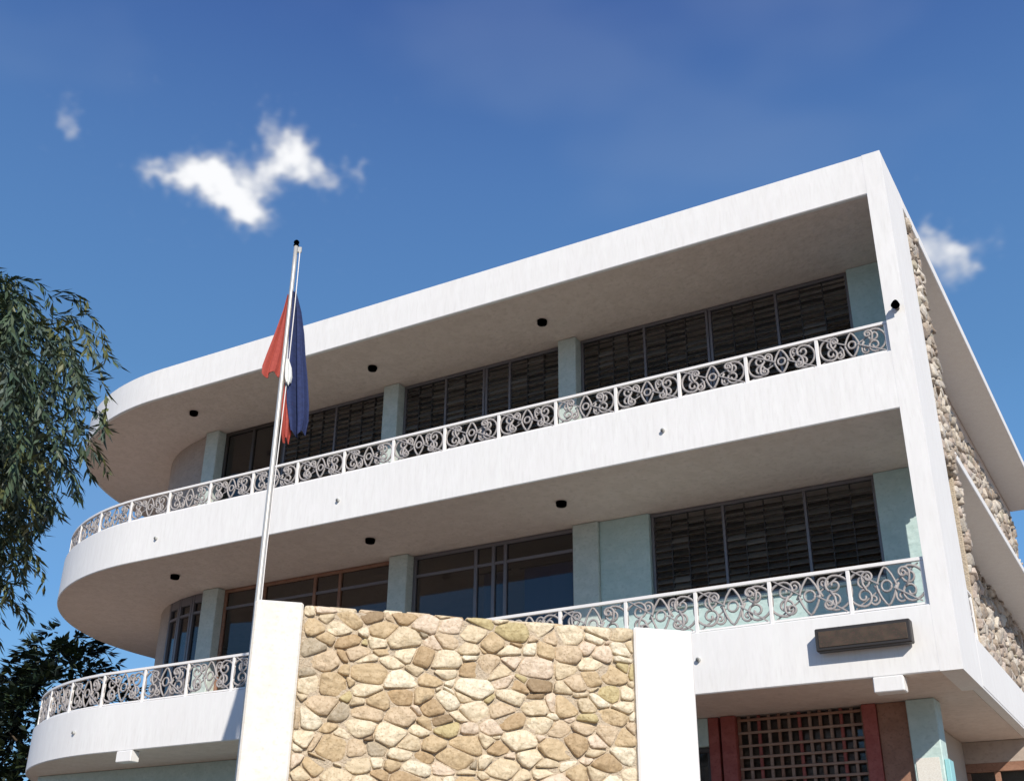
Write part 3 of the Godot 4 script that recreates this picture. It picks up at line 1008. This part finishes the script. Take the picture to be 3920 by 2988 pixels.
func fittings() -> void:
	# ceiling lamps
	var lamps := [[5.60, ROOF_BOT, 0.89, "dark round ceiling lamp under the roof eaves, nearest the end fin"], [8.92, ROOF_BOT, 0.88, "dark round ceiling lamp under the roof eaves, middle of three"], [12.95, ROOF_BOT, 0.75, "dark round ceiling lamp under the roof eaves by the flag"],
		[5.3, MID_BOT, 0.91, "dark round ceiling lamp under the middle balcony, beside the teal wall panel"], [8.77, MID_BOT, 0.94, "dark round ceiling lamp under the middle balcony, above the screen wall"], [13.0, MID_BOT, 0.9, "dark round ceiling lamp under the middle balcony near the rounded end"]]
	var first: Node3D = null
	for q in lamps:
		var o: Node3D
		if first == null:
			o = thing("ceiling_lamp", q[3], "lamp", at_home(q[0], q[1], q[2]), "ceiling lamps on the balcony soffits")
			add("housing", lathe([Vector2(0.0, 0.0), Vector2(0.078, 0.0), Vector2(0.082, -0.01), Vector2(0.078, -0.055), Vector2(0.07, -0.068), Vector2(0.058, -0.068), Vector2(0.054, -0.056), Vector2(0.0, -0.056)]), M.lamp, o)
			add("lens", lathe([Vector2(0.0, -0.072), Vector2(0.028, -0.07), Vector2(0.048, -0.064), Vector2(0.054, -0.057)]), M.lamp_glass, o)
			first = o
		else:
			o = first.duplicate()
			o.name = "ceiling_lamp"
			add_child(o, true)
			o.transform = at_home(q[0], q[1], q[2])
			tag(o, q[3], "lamp", "ceiling lamps on the balcony soffits")
	# lamp on the end fin
	var fl := thing("wall_lamp", "small dark outdoor lamp on the white end fin beside the upper railing", "lamp", at_home(0.085, 7.19, 0.0))
	add("bracket", cbox(Vector3(0.05, 0.09, 0.06), 0.008), M.lamp, fl, Vector3(0, 0, 0.032))
	add("shade", lathe([Vector2(0.0, 0.05), Vector2(0.022, 0.05), Vector2(0.036, 0.02), Vector2(0.055, -0.04), Vector2(0.05, -0.04), Vector2(0.03, 0.01), Vector2(0.0, 0.02)], 16), M.lamp, fl, Vector3(0, 0.0, 0.11), Basis(Vector3.RIGHT, -0.5))
	add("bulb", lathe([Vector2(0.0, -0.045), Vector2(0.022, -0.03), Vector2(0.026, -0.01), Vector2(0.016, 0.012), Vector2(0.0, 0.018)], 12), M.lamp_glass, fl, Vector3(0, 0.0, 0.11), Basis(Vector3.RIGHT, -0.5))
	# sign box
	var sg := thing("wall_sign", "dark oblong sign box on the lowest white balcony front near the corner", "sign", at_home(0.98, 3.16, 0.0))
	add("box", cbox(Vector3(1.06, 0.26, 0.13), 0.012), M.sign_edge, sg, Vector3(0, 0, 0.095))
	add("face", cbox(Vector3(0.98, 0.18, 0.012), 0.004), M.sign, sg, Vector3(0, 0.0, 0.163))
	for x in [-0.35, 0.35]:
		add("bracket", cbox(Vector3(0.06, 0.12, 0.03), 0.004), M.sign_edge, sg, Vector3(x, 0, 0.0145))
	# notice on the ground-floor column
	var nt := thing("notice", "pale paper notice on the teal column under the lowest balcony", "notice", at_home(0.775, 1.79, 1.42))
	add("sheet", cbox(Vector3(0.27, 0.5, 0.006), 0.002), M.paper, nt, Vector3(0, 0, 0.006))
	# curtains behind the glass
	var cu := thing("curtain", "dusky blue curtain behind the sliding glass beside the teal wall panel", "curtain", at_home(6.3, 2.95, 2.4), "curtains behind the middle floor glass")
	add("cloth", drape([[2.5, -0.45, 0.45], [0.05, -0.42, 0.42]], 12, 0.05, 0.3), M.curtain, cu)
	add("curtain_rod", tube([Vector3(-0.55, 2.52, 0), Vector3(0.55, 2.52, 0)], 0.012, 8), M.frame, cu)
	var cu2 := thing("curtain", "pale lilac curtain gathered behind the sliding glass frames", "curtain", at_home(7.28, 2.95, 2.35), "curtains behind the middle floor glass")
	add("cloth", drape([[2.5, -0.2, 0.2], [0.05, -0.17, 0.17]], 8, 0.05, 1.3), M.sheer, cu2)
	add("curtain_rod", tube([Vector3(-0.3, 2.52, 0), Vector3(0.3, 2.52, 0)], 0.012, 8), M.frame, cu2)
	var a := path(14.3, 2.25)
	var cu3 := thing("curtain", "bright blue short curtain in the window by the rounded end", "curtain", Transform3D(home.basis * Basis(Vector3.UP, -0.2), home * P(a.x, 4.2, a.y)), "curtains behind the middle floor glass")
	add("cloth", drape([[0.85, -0.4, 0.4], [0.0, -0.38, 0.38]], 10, 0.04, 0.8), M.curtain, cu3)
	add("curtain_rod", tube([Vector3(-0.5, 0.86, 0), Vector3(0.5, 0.86, 0)], 0.012, 8), M.frame, cu3)

# ---------------------------------------------------------------- trees
func limb(parent: Node, called: String, pts: Array, r0: float, r1: float) -> void:
	var fine := []
	var rad := []
	var n := 12
	for i in n + 1:
		var t := float(i) / n * (pts.size() - 1)
		var k := mini(int(t), pts.size() - 2)
		var f := t - k
		var p0: Vector3 = pts[maxi(k - 1, 0)]
		var p3: Vector3 = pts[mini(k + 2, pts.size() - 1)]
		fine.append(pts[k].cubic_interpolate(pts[k + 1], p0, p3, f))
		rad.append(lerpf(r0, r1, float(i) / n))
	add(called, tube(fine, rad, 8), M.bark, parent)

func leaf(v: PackedVector3Array, n: PackedVector3Array, c: PackedColorArray, at: Vector3, dir: Vector3, up: Vector3, length: float, width: float, col: Color) -> void:
	var side := dir.cross(up)
	if side.length() < 0.01:
		side = dir.cross(Vector3.RIGHT)
	side = side.normalized() * width * 0.5
	var nn := side.cross(dir).normalized()
	var m := at + dir * length * 0.45 - nn * width * 0.12
	var e := at + dir * length
	var l := m + side + nn * width * 0.18
	var r := m - side + nn * width * 0.18
	for p in [at, m, l, l, m, e, at, r, m, m, r, e]:
		v.append(p)
		n.append(nn)
		c.append(col)

func leaf_mesh(v: PackedVector3Array, n: PackedVector3Array, c: PackedColorArray) -> ArrayMesh:
	var arr := []
	arr.resize(Mesh.ARRAY_MAX)
	arr[Mesh.ARRAY_VERTEX] = v
	arr[Mesh.ARRAY_NORMAL] = n
	arr[Mesh.ARRAY_COLOR] = c
	var m := ArrayMesh.new()
	m.add_surface_from_arrays(Mesh.PRIMITIVE_TRIANGLES, arr)
	return m

func trees() -> void:
	# a tree with drooping twigs and narrow leaves, close on the left
	var base := Vector3(-4.95, 0, -7.6)
	var t := thing("weeping_tree", "leafy tree with drooping twigs and narrow green leaves beside the forecourt", "tree", Transform3D(Basis.IDENTITY, base))
	limb(t, "trunk", [Vector3(0, -0.1, 0), Vector3(0.05, 1.5, 0.03), Vector3(-0.03, 3.0, 0.0), Vector3(0.05, 4.4, 0.05)], 0.17, 0.09)
	var v := PackedVector3Array()
	var n := PackedVector3Array()
	var c := PackedColorArray()
	var tones := [Color(0.05, 0.082, 0.05), Color(0.062, 0.095, 0.052), Color(0.045, 0.078, 0.058), Color(0.10, 0.115, 0.045), Color(0.07, 0.10, 0.08)]
	var mid := Vector3(0, 4.75, 0)
	for b in 16:
		var a := TAU * b / 16.0 + rng.randf_range(-0.15, 0.15)
		var rise := rng.randf_range(0.1, 1.5)
		var tip := Vector3(cos(a) * rng.randf_range(0.8, 1.2), 4.2 + rise, sin(a) * rng.randf_range(0.8, 1.2))
		var from := Vector3(0, rng.randf_range(2.6, 4.2), 0)
		limb(t, "branch", [from, from.lerp(tip, 0.5) + Vector3(0, 0.3, 0), tip], 0.05, 0.014)
	for b in 1500:
		var a := rng.randf() * TAU
		var z := rng.randf_range(-0.55, 1.0)
		var rr := sqrt(maxf(0.0, 1.0 - z * z)) * rng.randf_range(0.5, 1.02)
		var lump := 1.0 + 0.16 * sin(a * 3.0 + z * 4.0) + 0.1 * sin(a * 7.0 - z * 5.0)
		var p := mid + Vector3(cos(a) * rr * 1.78 * lump, z * 1.65 * lump, sin(a) * rr * 1.78 * lump)
		var out := Vector3(cos(a), 0.35, sin(a))
		var vel := (out * rng.randf_range(0.5, 1.0) + Vector3(0, rng.randf_range(-0.4, 0.5), 0)).normalized()
		var steps := rng.randi_range(12, 24)
		var tone: Color = tones[rng.randi() % tones.size()]
		for k in steps:
			vel = (vel + Vector3(rng.randf_range(-0.1, 0.1), -0.17, rng.randf_range(-0.1, 0.1))).normalized()
			p += vel * 0.036
			if p.x * 0.84 - p.z * 0.54 > 1.62 + 0.16 * sin(p.y * 7.0 + a) or p.y < 3.75 + 0.3 * sin(a * 9.0) + maxf(0.0, p.x - 0.9) * 0.5:
				break
			for q in 2:
				var dir := (vel + Vector3(rng.randf_range(-0.9, 0.9), rng.randf_range(-0.8, 0.25), rng.randf_range(-0.9, 0.9))).normalized()
				var col := tone * rng.randf_range(0.75, 1.3)
				col.a = 1.0
				leaf(v, n, c, p, dir, Vector3(rng.randf_range(-0.6, 0.6), 1, rng.randf_range(-0.6, 0.6)), rng.randf_range(0.07, 0.14), rng.randf_range(0.016, 0.03), col)
	for b in 26000:
		var a := rng.randf() * TAU
		var z := rng.randf_range(-0.7, 1.0)
		var rr := sqrt(maxf(0.0, 1.0 - z * z)) * sqrt(rng.randf())
		var p := mid + Vector3(cos(a) * rr * 1.62, z * 1.6, sin(a) * rr * 1.62)
		var col: Color = tones[rng.randi() % tones.size()] * rng.randf_range(0.75, 1.25)
		col.a = 1.0
		leaf(v, n, c, p, Vector3(rng.randf_range(-0.8, 0.8), rng.randf_range(-1.0, 0.1), rng.randf_range(-0.8, 0.8)).normalized(), Vector3(rng.randf_range(-0.6, 0.6), 1, rng.randf_range(-0.6, 0.6)), rng.randf_range(0.06, 0.13), rng.randf_range(0.02, 0.038), col)
	var crown := add("crown", leaf_mesh(v, n, c), M.leaf, t)
	crown.set_meta("kind", "stuff")
	# a dark broad-leaved tree behind the rounded end
	base = Vector3(-10.55, 0, -27.4)
	var t2 := thing("broadleaf_tree", "dark broad-leaved tree standing behind the rounded end of the building", "tree", Transform3D(Basis.IDENTITY, base))
	limb(t2, "trunk", [Vector3(0, -0.1, 0), Vector3(0.1, 2.0, 0), Vector3(0.0, 4.2, 0.1), Vector3(0.05, 6.2, 0)], 0.2, 0.07)
	for b in 12:
		var a := TAU * b / 12.0 + rng.randf_range(-0.2, 0.2)
		var from := Vector3(0, rng.randf_range(2.6, 5.4), 0)
		var tip := from + Vector3(cos(a) * 1.2, rng.randf_range(0.5, 1.3), sin(a) * 1.2)
		limb(t2, "branch", [from, from.lerp(tip, 0.5) + Vector3(0, 0.15, 0), tip], 0.05, 0.012)
	v = PackedVector3Array()
	n = PackedVector3Array()
	c = PackedColorArray()
	tones = [Color(0.018, 0.035, 0.022), Color(0.025, 0.045, 0.022), Color(0.02, 0.032, 0.028), Color(0.035, 0.05, 0.02)]
	for b in 1700:
		var a := rng.randf() * TAU
		var z := rng.randf_range(-1.0, 1.0)
		var rr := sqrt(maxf(0.0, 1.0 - z * z)) * rng.randf_range(0.5, 1.0)
		var lump := 1.0 + 0.18 * sin(a * 3.0 + z * 5.0) + 0.12 * sin(a * 5.0 - z * 7.0)
		var p := Vector3(cos(a) * rr * 1.9 * lump, 5.0 + z * 2.75 * lump, sin(a) * rr * 1.9 * lump)
		var tone: Color = tones[rng.randi() % tones.size()]
		for k in 9:
			var dir := Vector3(cos(a) + rng.randf_range(-0.9, 0.9), rng.randf_range(-0.5, 0.6), sin(a) + rng.randf_range(-0.9, 0.9)).normalized()
			var col := tone * rng.randf_range(0.8, 1.25)
			col.a = 1.0
			leaf(v, n, c, p + dir * 0.05, dir, Vector3(rng.randf_range(-0.5, 0.5), 1, rng.randf_range(-0.5, 0.5)), rng.randf_range(0.2, 0.36), rng.randf_range(0.08, 0.13), col)
	var crown2 := add("crown", leaf_mesh(v, n, c), M.leaf, t2)
	crown2.set_meta("kind", "stuff")
